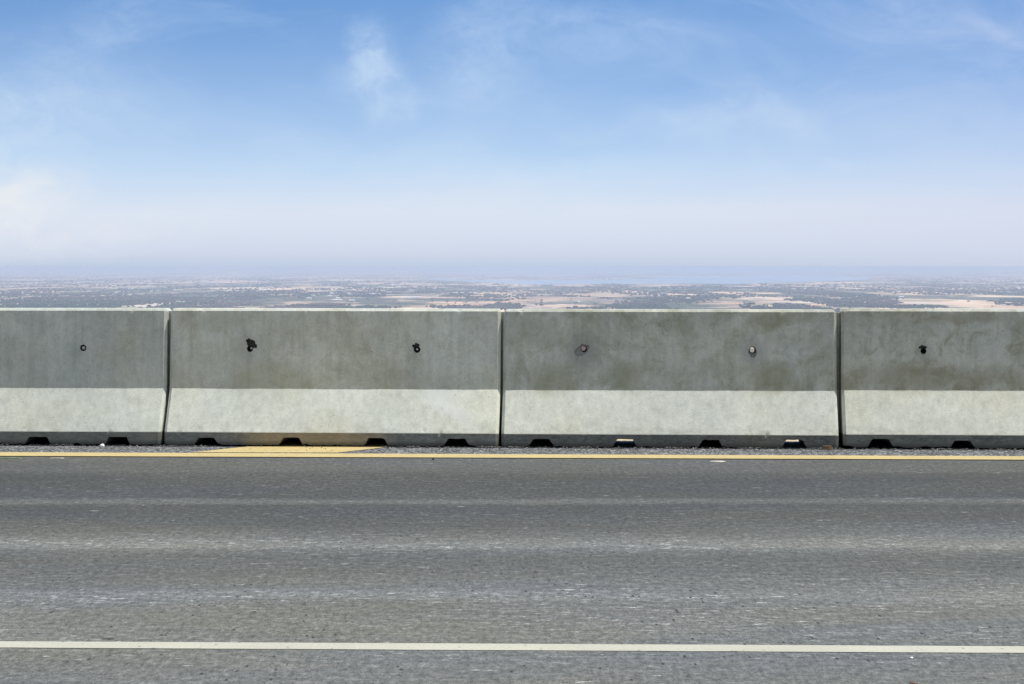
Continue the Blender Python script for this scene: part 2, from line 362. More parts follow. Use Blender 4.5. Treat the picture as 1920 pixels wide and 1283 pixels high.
def simple_mat(name, c, rough=.8, nscale=60, amt=.25):
    m, t, b, co = material(name)
    t.link(t.mix(1.0, c, t.ramp(t.noise(co, nscale, 4, .6), [(.25, 1-amt), (.75, 1+amt)]), 'MULTIPLY'), b.inputs['Base Color'])
    b.inputs['Roughness'].default_value = rough
    return m
M_sleeve = simple_mat('sleeve_black', (.012, .012, .012), .6); M_crud = simple_mat('tarry_crud', (.05, .05, .045), nscale=90, amt=.6); M_raw = simple_mat('broken_concrete', (.24, .25, .23), nscale=120, amt=.35)
PROFILE = [(0, .075), (.160, .33), (.205, .799), (.219, .813), (.361, .813), (.375, .799), (.42, .33), (.58, .075)]
CH = .017
def build_block(L, notches, mat, seed, holes, gap):
    """precast barrier unit: local x along the row, y away from the camera, z up"""
    def zb(x, rear=False):
        v = 0.0
        for c, wb, wt_, h, see in notches:
            if rear and not see: continue
            a = abs(x-c)
            if a < wt_/2: v = max(v, h)
            elif a < wb/2: v = max(v, h*(wb/2-a)/(wb/2-wt_/2))
        r = max(0, mn.noise(Vector((x*17, seed*3.3, 0)))-.12)*.020+max(0, mn.noise(Vector((x*60, seed*5.3, 4)))-.2)*.010
        return max(v+mn.noise(Vector((x*45, seed, 7)))*.003*(v > 0), r)
    prof = [(0, None, k_/4) for k_ in range(4)]                 # toe, front
    def seg(a, b_, n): return [(a[0]+(b_[0]-a[0])*i/n, a[1]+(b_[1]-a[1])*i/n) for i in range(n)]
    mid = []
    ns = [18, 30, 2, 6, 2, 14, 10]
    for i in range(7): mid += seg(PROFILE[i], PROFILE[i+1], ns[i])
    mid.append(PROFILE[-1])
    front = [0, .25, .5, .75]
    xs = [0, CH*.5, CH]+list(np.arange(.03, L-.025, .01))+[L-CH, L-CH*.5, L]
    V = []; nP = len(front)+len(mid)+4
    cen = (.3, .25)
    for x in xs:
        ins = 0.0
        if x < CH-1e-6: ins = CH-x
        if x > L-CH+1e-6: ins = x-(L-CH)
        zbx = zb(x); zbr = zb(x, True); zbr = zbr if zbr > .03 else -.014
        P2 = [(0, zbx+(.075-zbx)*f) for f in front]+mid+[(.58, zbr+(.075-zbr)*f) for f in (.75, .5, .25, 0)]
        for i, (yy, zz) in enumerate(P2):
            if ins > 0:
                # outward normal from the neighbours
                a = P2[max(0, i-1)]; c = P2[min(len(P2)-1, i+1)]
                tx, tz = c[0]-a[0], c[1]-a[1]; l = math.hypot(tx, tz) or 1
                yy += tz/l*ins; zz -= tx/l*ins if zz > .02 else 0
            ch = mn.noise(Vector((x*6, yy*6, zz*6+seed)))*.0018+mn.noise(Vector((x*40, yy*40, zz*40+seed)))*.0006
            # chips on the long edges and the ends
            edge = abs(zz-.079) < .012 or zz > .79 or ins > 0
            chip = max(0, mn.noise(Vector((x*30+seed, yy*12, zz*30)))-.42)*(.012 if zz > .7 else .028) if edge else 0
            V.append((x, yy+ch+(chip if yy < .3 else -chip), zz-(chip*.5 if zz > .1 else 0)))
    F = []
    for i in range(len(xs)-1):
        for j in range(nP):
            a, b_ = i*nP+j, i*nP+(j+1) % nP
            F.append((a, a+nP, b_+nP, b_))
    for end in (0, len(xs)-1):
        c = len(V); V.append((xs[end], cen[0], cen[1]))
        for j in range(nP):
            a, b_ = end*nP+j, end*nP+(j+1) % nP
            F.append((c, a, b_) if end == 0 else (c, b_, a))
    o = mesh_obj('barrier_body', V, F, mat)
    bm = bmesh.new(); bm.from_mesh(o.data); bmesh.ops.recalc_face_normals(bm, faces=bm.faces); bm.to_mesh(o.data); bm.free()
    # lifting holes, cut with ragged cutters
    cutters = []
    for (hx, hz, r, ragx, ragz, rag_r, oval) in holes:
        yf = .160+(hz-.33)*(.045/.469)
        def cutter(cx, cz, rings, n=28, sd=0., cmat=None, jag=.12, sxx=1., szz=1., ro=0.):
            vv = []; ff = []
            for yy, rr in rings:
                for k_ in range(n):
                    an = 2*math.pi*k_/n
                    q = rr*(1+jag*2*mn.noise(Vector((math.cos(an)*1.7+sd, math.sin(an)*1.7, sd*3+yy*9)))+jag*.8*mn.noise(Vector((math.cos(an)*5+sd, math.sin(an)*5, sd))))
                    ax, az_ = q*math.cos(an)*sxx, q*math.sin(an)*szz
                    vv.append((cx+ax*math.cos(ro)-az_*math.sin(ro), yy, cz+ax*math.sin(ro)+az_*math.cos(ro)))
            for i in range(len(rings)-1):
                for k_ in range(n):
                    a, b_ = i*n+k_, i*n+(k_+1) % n
                    ff.append((a, b_, b_+n, a+n))
            ff.append(tuple(range(n))[::-1]); ff.append(tuple((len(rings)-1)*n+k_ for k_ in range(n)))
            oc = mesh_obj('cut', vv, ff, cmat)
            bm = bmesh.new(); bm.from_mesh(oc.data); bmesh.ops.recalc_face_normals(bm, faces=bm.faces); bm.to_mesh(oc.data); bm.free()
            cutters.append(oc)
        cutter(hx, hz, [(yf-.03, r*1.15), (yf+.004, r*1.02), (yf+.02, r), (yf+.11, r*.97)], sd=seed+hx, jag=.05, cmat=M_sleeve)
        if rag_r > 0:
            cutter(hx+ragx, hz+ragz, [(yf-.03, rag_r*1.5), (yf, rag_r), (yf+oval[3]*.8, rag_r*.94), (yf+oval[3], rag_r*.82)], sd=seed*2+hx, jag=oval[4], cmat=M_crud if oval[3] > .015 else M_raw, sxx=oval[0], szz=oval[1], ro=oval[2])
    for oc in cutters:
        md = o.modifiers.new('b', 'BOOLEAN'); md.operation = 'DIFFERENCE'; md.solver = 'EXACT'; md.object = oc; md.material_mode = 'TRANSFER'
    if cutters:
        bpy.context.view_layer.update()
        me = bpy.data.meshes.new_from_object(o.evaluated_get(bpy.context.evaluated_depsgraph_get()))
        o.modifiers.clear(); o.data = me
        for oc in cutters: bpy.data.objects.remove(oc)
    # joint key at the right end
    bm = bmesh.new(); bm.from_mesh(o.data)
    bmesh.ops.create_cube(bm, size=1, matrix=__import__('mathutils').Matrix.Translation((L+gap/2-.012, .30, .408)) @ __import__('mathutils').Matrix.Diagonal((gap+.018, .07, .775, 1)))
    bm.to_mesh(o.data); bm.free()
    o.data.shade_smooth(); o.data.set_sharp_from_angle(angle=R(19))
    return o

M_plug_grey = simple_mat('grout_grey', (.36, .37, .36)); M_plug_cream = simple_mat('plug_cream', (.85, .78, .66), amt=.12)
M_plug_pink = simple_mat('plug_pink', (.50, .36, .32))

def tube(cx, cz, y0, y1, r0, r1, n=24):       # an open sleeve
    V = []; F = []
    for yy, r in ((y0, r0), (y1, r0), (y1, r1), (y0, r1)):
        for k_ in range(n): a = 2*math.pi*k_/n; V.append((cx+r*math.cos(a), yy, cz+r*math.sin(a)))
    for q in range(4):
        for k_ in range(n):
            F.append((q*n+k_, q*n+(k_+1) % n, ((q+1) % 4)*n+(k_+1) % n, ((q+1) % 4)*n+k_))
    return V, F
def plug(cx, cz, y0, y1, r, sx=1, sz=1, n=20, jag=.1):
    V = []; F = []
    for yy, rr in ((y0, r*.82), (y0+.003, r), (y1, r)):
        for k_ in range(n):
            a = 2*math.pi*k_/n; q = rr*(1+jag*mn.noise(Vector((math.cos(a)*2, math.sin(a)*2, cx*5))))
            V.append((cx+q*sx*math.cos(a), yy, cz+q*sz*math.sin(a)))
    for i in range(2):
        for k_ in range(n): F.append((i*n+k_, i*n+(k_+1) % n, (i+1)*n+(k_+1) % n, (i+1)*n+k_))
    F.append(tuple(range(n))[::-1]); F.append(tuple(2*n+k_ for k_ in range(n)))
    return V, F

# joints read off the photograph (left edge, right edge of each block on the upper face)
J = [(-313.5, 312.8), (318.8, 938.2), (943.4, 1568.6), (1577.2, 2205)]
LABELS = ['smooth blue-grey concrete barrier block cut off by the left edge, one ring-shaped hole in view',
          'grey-green concrete barrier block with chipped ragged hole and brown foot above the yellow hatch',
          'darker concrete barrier block right of centre with an oblong scar and a cream-plugged hole',
          'mottled brown-grey concrete barrier block cut off by the right edge, right of the widest joint']
S_ = .31
def hz_of(py):                                   # height on the upper face for a pixel row
    dist = BL.y+.2
    return CAMZ-(py-500)/FP*dist
H_ = [[(1.50, .57, .10, .25)], [(.485, .575, .13, .35), (1.485, .575, .08, .25)], [(.485, .57, .16, .40), (1.495, .57, .12, .40)], [(.49, .57, .10, .3)]]
MATS = [concrete('concrete_blue_grey', 1.3, (.48, .50, .447), (.31, .315, .235), .30, (.13, .13, .11), holes=H_[0]),
        concrete('concrete_grey_green', 2.9, (.53, .545, .482), (.34, .325, .215), .45, (.135, .135, .12), smear=(1.68, .25, .26, .085, R(34)), holes=H_[1], rust=(.45, 1.25, (.23, .185, .115)), spots=((.62, .40, .35, .12, .45), (.3, .74, .25, .08, .3))),
        concrete('concrete_dark', 4.1, (.502, .512, .455), (.26, .26, .165), .60, (.085, .085, .078), top_stain=.5, holes=H_[2], rust=(1.4, 1.7, (.13, .12, .09)), spots=((1.62, .40, .20, .13, .8), (.75, .42, .16, .12, .6), (1.62, .76, .22, .07, .8), (.30, .38, .20, .14, .5), (.18, .66, .25, .12, .35))),
        concrete('concrete_mottled', 6.7, (.492, .50, .435), (.27, .25, .165), .80, (.10, .10, .088), top_stain=.4, holes=H_[3], spots=((.45, .40, .40, .12, .7), (.95, .40, .3, .1, .5), (.75, .76, .35, .05, .6)))]
hpix = [[(157, 656, .019, 0, 0, 0, None, 'grey', .011)],
        [(469, 657, .018, .012, .028, .029, (1.25, 1.0, R(-25), .028, .34), 'grey_off', .010), (782, 657, .020, -.006, .022, .016, (1.3, .8, 0, .018, .3), 'grey', .008)],
        [(1095, 655, .019, -.014, -.008, .036, (1.38, .85, R(32), .011, .07), 'pink', .0135), (1411, 657, .019, 0, -.008, .025, (1.0, 1.3, 0, .012, .06), 'cream', .0135)],
        [(1731, 659, .017, -.002, .022, .015, (1.5, .8, 0, .02, .3), 'none', .01)]]
npix = [[-245, -92, 70, 220], [386, 545, 705, 856], [1015, 1172, 1333, 1490], [1652, 1806, 1965, 2120]]
protos = []
GAPS = []
for i in range(4):
    s0, s1 = s_at(J[i][0]), s_at(J[i][1])
    L = s1-s0
    gap = (s_at(J[i+1][0])-s1) if i < 3 else .02
    nts = []
    for k_, px in enumerate(npix[i]):
        h = .046
        see = px in (1172, 1490)
        if see: h = .0475
        if px == 1652: h = .052
        nts.append((s_at(px, off=0.0)-s0, random.uniform(.142, .160), .115 if i == 0 else random.uniform(.092, .106), h*(1 if see else random.uniform(.93, 1.05)), see))
    holes = []
    for (px, py, r, rx, rz, rr, ov, kind, pr) in hpix[i]:
        holes.append((s_at(px)-s0, hz_of(py), r, rx, rz, rr, ov))
    # the hidden outer holes of the cut-off blocks
    if i == 0: holes.append((s_at(-157)-s0, hz_of(656), .018, 0, .02, .02, (1, 1, 0, .02, .2)))
    if i == 3: holes.append((s_at(2044)-s0, hz_of(657), .018, 0, .02, .018, (1, 1, 0, .02, .2)))
    body = build_block(L, nts, MATS[i], 3+i*2.7, holes, gap)
    root = bpy.data.objects.new('concrete_barrier', None); col.objects.link(root)
    base = BL+bdir*s0
    root.location = (base.x, base.y+(0, .002, .004, .006)[i], .010+(.002, .003, -.001, .004)[i]); root.rotation_euler = (0, (-.0005, .0012, .0003, .0010)[i], BANG)
    tag(root, LABELS[i], 'barrier', 'precast concrete barrier blocks in a row along the road')
    body.parent = root
    for (px, py, r, rx, rz, rr, ov, kind, pr) in hpix[i]:
        hx, hz = s_at(px)-s0, hz_of(py); yf = .160+(hz-.33)*(.045/.469)
        if kind != 'none':
            mt = {'grey': M_plug_grey, 'grey_off': M_plug_grey, 'pink': M_plug_pink, 'cream': M_plug_cream}[kind]
            dxo = .007 if kind == 'grey_off' else (-.003 if kind in ('pink', 'cream') else 0)
            dzo = .003 if kind in ('cream', 'pink', 'grey_off') else 0
            sz = 1.15 if kind == 'cream' else 1
            V, F = plug(hx+dxo, hz+dzo, yf+(.006 if kind != 'cream' else -.001), yf+.09, pr*(.7 if kind == 'grey_off' else 1), 1, sz)
            pl = mesh_obj('hole_plug', V, F, mt, body)
            if kind == 'cream': pl['label'] = 'cream coloured plug in a dark oval hole'
            if kind == 'pink': pl['label'] = 'pinkish plug in an oblong scar'
        V, F = tube(hx, hz, yf+.009, yf+.105, r*.965, r*.80)
        mesh_obj('hole_sleeve', V, F, M_sleeve, body)
    protos.append((root, s0, s1))
# one more block beyond each edge of the picture, so that the row goes on for a camera a step aside
def copy_tree(o, parent=None):
    c = o.copy(); col.objects.link(c); c.parent = parent
    for ch in list(o.children): copy_tree(ch, c)
    return c
def put(src, s0):
    r = copy_tree(src); p = BL+bdir*s0; r.location = (p.x, p.y, .010)
    r['label'] = 'concrete barrier block beyond the edge of the picture in the same row'
    return r
Lb = protos[1][2]-protos[1][1]
put(protos[1][0], protos[0][1]-Lb-.018); put(protos[2][0], protos[3][2]+.02)

# ------------------------------------------------------------------ small things on the ground
def rock(name, p, size, mat, flat=.6, seed=0, parent=None):
    bm = bmesh.new(); bmesh.ops.create_icosphere(bm, subdivisions=2, radius=1)
    for v in bm.verts:
        k_ = 1+.35*mn.noise(v.co*1.3+Vector((seed, 0, 0)))+.15*mn.noise(v.co*3+Vector((0, seed, 0)))
        v.co = Vector((v.co.x*size[0]*k_, v.co.y*size[1]*k_, v.co.z*size[2]*k_))
    me = bpy.data.meshes.new(name); bm.to_mesh(me); bm.free(); me.materials.append(mat)
    o = bpy.data.objects.new(name, me); col.objects.link(o); o.location = p; return o
M_pebble_w = simple_mat('white_stone', (.85, .84, .80), nscale=200); M_wood = simple_mat('brown_wood', (.16, .10, .045), nscale=150)
M_wood_pale = simple_mat('pale_wood', (.55, .42, .22)); M_dark = simple_mat('dark_clod', (.035, .03, .026), nscale=200)
M_flake = simple_mat('paint_flake', (.62, .55, .47)); M_greenp = simple_mat('green_scrap', (.20, .30, .13)); M_dust = simple_mat('dried_mud', (.12, .075, .05))
p = ground(192, 838.5, .01); tag(rock('pebble', (p.x, p.y, .019), (.013, .012, .011), M_pebble_w, seed=3), 'white pebble at the foot of the leftmost barrier block beside its notch', 'stone')
def slab_piece(name, px, py, w, dpt, h, mat, rot=0., z=.006, seed=1):
    p = ground(px, py, z); n = 14; V = []; F = []
    for zz, k_ in ((0, 1), (h, .9)):
        for i in range(n):
            a = 2*math.pi*i/n; q = 1+.35*mn.noise(Vector((math.cos(a)*1.5+seed, math.sin(a)*1.5, seed)))
            V.append((math.cos(a)*w/2*q*k_, math.sin(a)*dpt/2*q*k_, zz+.002*mn.noise(Vector((i, seed, 0)))))
    for i in range(n): F.append((i, (i+1) % n, n+(i+1) % n, n+i))
    F.append(tuple(range(n))[::-1]); F.append(tuple(range(n, 2*n)))
    o = mesh_obj(name, V, F, mat); o.location = (p.x, p.y, z); o.rotation_euler = (0, 0, rot); return o
tag(slab_piece('wood_chip', 1551, 843, .062, .030, .022, M_wood, .05), 'brown wood chip with a pale edge at the barrier foot left of the widest joint', 'wood chip')
tag(slab_piece('paint_flake', 1345, 866, .085, .035, .004, M_flake, .02, .001, 5), 'pale pinkish flake lying on the asphalt just below the yellow line', 'flake')
tag(slab_piece('paint_flake', 108, 859.6, .075, .012, .003, M_flake, .0, .001, 6), 'thin yellowish flake on the asphalt below the yellow line at far left', 'flake')
tag(slab_piece('leaf_scrap', 18, 859.8, .13, .014, .004, M_greenp, .0, .001, 8), 'thin green leaf scrap on the asphalt at the left edge below the yellow line', 'leaf')
tag(slab_piece('dark_scrap', 812, 862.5, .012, .012, .008, M_dark, .0, .001, 8), 'small dark crumb on the asphalt just below the yellow line near the centre', 'crumb')
tag(rock('mud_clod', tuple(ground(1712, 1283, 0)+Vector((0, 0, .002))), (.011, .008, .004), M_dust, seed=9), 'brown mud clod at the very bottom edge of the road, right of centre', 'clod')
tag(rock('pebble', tuple(ground(1709, 1235, 0)+Vector((0, 0, .002))), (.005, .006, .003), M_pebble_w, seed=12), 'tiny white pebble just below the white line at right', 'stone')
tag(rock('stain_lump', tuple(ground(203, 1199, 0)+Vector((0, 0, .001))), (.018, .005, .002), M_dark, seed=15), 'dark elongated stain along the white line at lower left', 'stain_lump')  # flat dark lump standing in for an elongated stain on the asphalt

# loose grit between the yellow line and the blocks: one uncountable lot
HS0, HS1 = (D_-BL).dot(bdir)-.15, (C_-BL).dot(bdir)
CLUMPS = [s_at(px, off=0) for px in (110, 122, 305, 326, 470, 484, 640, 775, 912, 925, 965, 968, 1095, 1101, 1260, 1405, 1527, 1540, 1560, 1765, 1770, 1880)]
def clump(rg):
    return CLUMPS[int(rg.integers(len(CLUMPS)))]+rg.normal(0, .03)
def grit(name, count, band, rmin, rmax, zbase, cols, sd):
    rg = np.random.default_rng(sd)
    ico = [(0, 0, 1), (.9, 0, 0), (.28, .85, 0), (-.72, .52, 0), (-.72, -.52, 0), (.28, -.85, 0), (0, 0, -.6)]
    fc = [(0, 1, 2), (0, 2, 3), (0, 3, 4), (0, 4, 5), (0, 5, 1), (6, 2, 1), (6, 3, 2), (6, 4, 3), (6, 5, 4), (6, 1, 5)]
    iv = np.array(ico); V = []; F = []
    for i in range(count):
        s = rg.uniform(-2.5, 8.8); t_ = band(rg)
        r = rmin*(rmax/rmin)**(rg.random()**2.2)
        a = rg.uniform(0, 6.28); w = iv*(r*rg.uniform(.7, 1.3, 3)*np.array([1, 1, .7]))+rg.normal(0, r*.12, iv.shape)
        x = w[:, 0]*math.cos(a)-w[:, 1]*math.sin(a); y = w[:, 0]*math.sin(a)+w[:, 1]*math.cos(a)
        if name == 'dirt_crumbs' and i % 2: s = clump(rg); t_ = -abs(rg.normal(0, .012)); r *= 1.5
        if HS0 < s < HS1 and t_ > -.45 and rg.random() < .93: continue
        p = BL+bdir*s+bnor*t_
        n0 = len(V)
        for q in range(7): V.append((p.x+x[q], p.y+y[q], zbase+w[q, 2]+r*.25))
        F += [(a_+n0, b_+n0, c_+n0) for a_, b_, c_ in fc]
    m, t, b, co = material(name+'_stone')
    v = t.sep(t.vor(co, 60, out='Color'))[0]
    t.link(t.ramp(v, cols), b.inputs['Base Color']); b.inputs['Roughness'].default_value = .8
    return tag(mesh_obj(name, V, F, m), kind='stuff')
GR = [(0, (.03, .03, .03)), (.35, (.06, .063, .065)), (.65, (.12, .125, .127)), (.9, (.27, .27, .27)), (1, (.5, .5, .49))]
g = grit('gravel', 9000, lambda r_: -r_.uniform(0.0, .40), .0018, .0055, .006, GR, 3)
tag(g, 'loose grey and white grit between the yellow line and the barrier foot', 'gravel')
g = grit('dirt_crumbs', 1800, lambda r_: -abs(r_.normal(-.006, .010)), .0025, .009, .006, [(0, (.03, .03, .028)), (.6, (.07, .065, .06)), (1, (.16, .15, .13))], 4)
tag(g, 'dark dirt crumbs swept against the barrier foot', 'dirt')
g = grit('road_grit', 1500, lambda r_: -r_.uniform(.55, 6.0), .001, .0032, .0, GR, 5)
tag(g, 'scattered grit lying on the asphalt lane', 'grit')

# ------------------------------------------------------------------ the land below
PLAIN = -200.0
YB = back_l.y
def height(x, y):
    dy_ = max(0, y-(BL+bnor*.78).y-.3, -10-y); dx_ = max(0, abs(x)-70)
    r = max(0, math.hypot(dy_, dx_)-2.5)
    if r <= 0: return -.035
    t_ = min(1, r/620); s = 1-(1-t_)**1.6
    z = -.035-min(r, 3)*.5-(200-1.6)*s
    z += (1-abs(2*s-1))*10*mn.noise(Vector((x/90, y/90, 0)))*min(1, r/30)
    return max(PLAIN, z) if t_ < 1 else PLAIN
def axis(core, far):
    a = list(core)
    return [-v for v in far[::-1]]+a+list(far)
ys = [-160000, -60000, -20000, -8000, -3000, -1500]+list(range(-1000, -100, 40))+list(range(-100, -10, 6))+[-10, 0, 8, 13.5]+list(np.arange(14.4, 30, 1.2))+list(range(30, 120, 6))+list(range(120, 800, 20))+[900, 1500, 3000, 6000, 10000, 16000, 25000, 40000, 70000, 110000, 160000]
xs_ = [-160000, -60000, -20000, -8000, -3000, -1200]+list(range(-800, -100, 40))+list(range(-100, 101, 10))+list(range(120, 801, 40))+[1200, 3000, 8000, 20000, 60000, 160000]
V = [(x, y, height(x, y)) for y in ys for x in xs_]; nx = len(xs_)
F = [(j*nx+i, j*nx+i+1, (j+1)*nx+i+1, (j+1)*nx+i) for j in range(len(ys)-1) for i in range(nx-1)]

m, t, b, co = material('land')
x, y, z = t.sep(co)
km = t.vm('MULTIPLY', co, (.001, .001, 0))
warp = t.vm('ADD', km, t.vm('SCALE', t.vm('SUBTRACT', t.n('ShaderNodeTexNoise').outputs['Color'], (.5, .5, .5)), scale=0.0))
cell = t.vor(t.mapv(km, rot=(0, 0, .25), scale=(1.9, 1.15, 1)), 1.6, out='Color')
ca, cb, cc = t.sep(cell)
field = t.ramp(ca, [(0, (.72, .46, .29)), (.22, (.84, .60, .40)), (.42, (.36, .25, .19)), (.58, (.66, .50, .37)), (.74, (.20, .22, .11)), (.85, (.76, .65, .52)), (1, (.42, .28, .22))], 'CONSTANT')
field = t.mix(.25, field, t.ramp(t.noise(km, 3.3, 6, .7), [(.3, (.30, .21, .16)), (.7, (.66, .52, .38))]))
wood = t.ramp(t.noise(km, 1.4, 6, .65), [(.3, (.035, .055, .035)), (.5, (.06, .08, .05)), (.7, (.13, .095, .085))])
n = t.noise(t.mapv(km, loc=(4.2, 1.3, 0), scale=(.62, .20, 1)), 1.0, 8, .68)
wfar = t.mr(n, .47, .53)
# long parcels and tree belts that read at a grazing angle
belt = t.noise(t.mapv(km, loc=(1.7, 8.1, 0), scale=(1.1, .42, 1)), 1.5, 6, .72)
field = t.mix(t.mr(belt, .52, .60, 0, .75), field, (.16, .13, .12))
wood = t.mix(t.mr(t.noise(t.mapv(km, loc=(9, 2, 0), scale=(1.6, .5, 1)), 1.6, 6, .75), .53, .60, 0, .85), wood, (.55, .40, .28))
rt = t.mr(t.m('DIVIDE', x, t.m('MAXIMUM', y, 1.0)), -.31, .31)      # across the valley, left to right as a bearing from the pass
green = t.mix(wfar, field, wood)
# far belt is darker and more wooded
green = t.mix(t.mr(t.noise(t.mapv(km, scale=(.25, .10, 1)), 1, 5, .6), .45, .62, 0, .45), green, (.10, .09, .09))
hill = t.mix(t.noise(co, .15, 5, .7), (.12, .11, .06), (.05, .07, .03))
verge = t.mix(t.noise(co, 6, 5, .7), (.58, .46, .28), (.42, .34, .21))
hill = t.mix(t.mr(z, -3., -.4), hill, verge)
c = t.mix(t.mr(z, -199.5, -190), green, hill)
t.link(c, b.inputs['Base Color']); b.inputs['Roughness'].default_value = .95; b.inputs['Specular IOR Level'].default_value = .1
land = mesh_obj('ground', V, F, m); tag(land, kind='structure')

# lake
def far(px, py, z=PLAIN): return ground(px, py, z)
shore = [(780, 523.5), (840, 522.6), (880, 524.2), (940, 525.0), (1010, 525.4), (1080, 524.6), (1150, 524.0), (1215, 523.2), (1240, 520.6), (1290, 519.6), (1370, 519.8),
         (1400, 518.4), (1440, 517.0), (1500, 517.6), (1560, 518.4), (1630, 520.0), (1645, 522.5), (1600, 526.0), (1540, 527.2), (1500, 529.8), (1430, 530.6), (1370, 533.0), (1300, 532.0),
         (1230, 532.6), (1150, 532.0), (1080, 533.4), (1010, 534.4), (960, 532.6), (900, 529.4), (860, 527.2), (820, 525.8), (785, 524.6)]
V = []
for i in range(len(shore)):
    a, b2 = shore[i], shore[(i+1) % len(shore)]
    for q in range(8):
        s = q/8; px = a[0]+(b2[0]-a[0])*s; py = a[1]+(b2[1]-a[1])*s
        py += .6*mn.noise(Vector((px/9, i*.3, 2)))
        V.append(tuple(far(px, py, PLAIN+.6)))
m, t, b, co = material('lake_water')
b.inputs['Base Color'].default_value = (.22, .32, .42, 1); b.inputs['Roughness'].default_value = .12
wv = t.noise(co, .05, 4, .6); bump(t, b, wv, .15, 1.0)
lake = mesh_obj('lake', V, [tuple(range(len(V)))], m)
bm = bmesh.new(); bm.from_mesh(lake.data); bmesh.ops.triangulate(bm, faces=bm.faces); bm.to_mesh(lake.data); bm.free()
for pgn in lake.data.polygons:
    pass
if sum(p_.normal.z*p_.area for p_ in lake.data.polygons) < 0: lake.data.flip_normals()
tag(lake, kind='structure')
def in_lake(px, py):
    c_ = False; j = len(shore)-1
    for i in range(len(shore)):
        xi, yi = shore[i]; xj, yj = shore[j]
        if (yi > py) != (yj > py) and px < (xj-xi)*(py-yi)/(yj-yi)+xi: c_ = not c_
        j = i
    return c_

# far woods: crowns that merge into one mass
m, t, b, co = material('far_foliage')
hue = t.noise(t.vm('MULTIPLY', co, (.001, .001, 0)), 1.1, 6, .65)
c = t.ramp(hue, [(.30, (.018, .032, .030)), (.46, (.030, .048, .040)), (.56, (.06, .058, .058)), (.66, (.13, .085, .105))])
c = t.mix(1.0, c, t.ramp(t.noise(co, .02, 3, .6), [(.3, .65), (.7, 1.4)]), 'MULTIPLY')
t.link(c, b.inputs['Base Color']); b.inputs['Roughness'].default_value = .95; b.inputs['Specular IOR Level'].default_value = 0.05
M_fol = m
def to_px(x, y, z=PLAIN):
    yc = y*math.cos(PITCH)-(z-CAMZ)*math.sin(PITCH); zc_ = y*math.sin(PITCH)+(z-CAMZ)*math.cos(PITCH)
    return 960+FP*x/yc, 641.5-FP*zc_/yc
phi = (1+5**.5)/2
ICO = np.array([(-1, phi, 0), (1, phi, 0), (-1, -phi, 0), (1, -phi, 0), (0, -1, phi), (0, 1, phi), (0, -1, -phi), (0, 1, -phi), (phi, 0, -1), (phi, 0, 1), (-phi, 0, -1), (-phi, 0, 1)])/math.hypot(1, phi)
ICF = np.array([(0, 11, 5), (0, 5, 1), (0, 1, 7), (0, 7, 10), (0, 10, 11), (1, 5, 9), (5, 11, 4), (11, 10, 2), (10, 7, 6), (7, 1, 8), (3, 9, 4), (3, 4, 2), (3, 2, 6), (3, 6, 8), (3, 8, 9), (4, 9, 5), (2, 4, 11), (6, 2, 10), (8, 6, 7), (9, 8, 1)])
# wooded patches read off the photograph: (px, py, rx, ry)
WOODS = [(30, 568, 160, 12), (180, 560, 220, 13), (300, 566, 170, 10), (140, 575, 200, 4), (420, 558, 90, 8), (520, 550, 75, 8), (600, 573, 60, 4), (560, 578, 90, 3),
         (700, 548, 90, 8), (780, 545, 130, 9), (900, 540, 60, 8), (960, 574, 40, 7), (1000, 570, 30, 4), (1020, 543, 110, 7), (690, 577, 70, 2.5), (870, 575, 20, 6),
         (1180, 548, 130, 7), (1230, 573, 14, 7), (1330, 565, 60, 6), (1330, 541, 130, 5), (1400, 569, 60, 5), (1480, 545, 150, 7), (1600, 562, 110, 6), (1600, 572, 60, 5),
         (1700, 545, 200, 9), (1850, 543, 150, 8), (1810, 574, 35, 3), (1900, 568, 40, 5), (1480, 574, 50, 3), (1260, 560, 60, 5), (90, 545, 150, 4), (1720, 576, 50, 3), (1090, 578, 40, 2)]
PALE = [(560, 565, 90, 6), (730, 566, 160, 7), (870, 570, 90, 5), (1080, 566, 110, 8), (1140, 556, 70, 4), (1290, 577, 60, 5), (1740, 562, 110, 7), (1790, 557, 120, 4), (1850, 572, 80, 6),
        (470, 576, 40, 4), (450, 566, 30, 2.5), (600, 560, 40, 3), (1450, 560, 50, 3), (1010, 556, 60, 3), (780, 552, 40, 1.4)]
rg = np.random.default_rng(11); cs = []
tries = 0
while len(cs) < 20000 and tries < 190000:
    tries += 1
    px = rg.uniform(-140, 2060); py = 512+(586-512)*rg.random()**.8
    w = 0.0
    g_ = far(px, py)
    e = .9 if py > 538 else .6
    nz = mn.noise(Vector((g_.x/420, g_.y/2400, 1.0)))+.7*mn.noise(Vector((g_.x/150, g_.y/900, 5.0)))
    for cx, cy, rx, ry in WOODS:
        q = ((px-cx)/rx)**2+((py-cy)/ry)**2
        if q < 1.6: w = max(w, 1.0-.55*q)
    pz = 0.0
    for cx, cy, rx, ry in PALE:
        q = ((px-cx)/rx)**2+((py-cy)/ry)**2
        if q < 1.2: pz = max(pz, 1.0-.6*q)
    dens = w*.75+nz*1.5-pz*.85-.05
    if py < 538: dens = nz*1.3+.05
    if in_lake(px, py) or in_lake(px, py-1.0): continue
    if rg.random() > dens*1.7: continue
    h = rg.uniform(5, 11)*(1.15 if py < 530 else 1)
    cs.append((g_.x+rg.uniform(-20, 20), g_.y+rg.uniform(-90, 90), rg.uniform(6, 14)*(1.6 if py < 540 else 1), h))
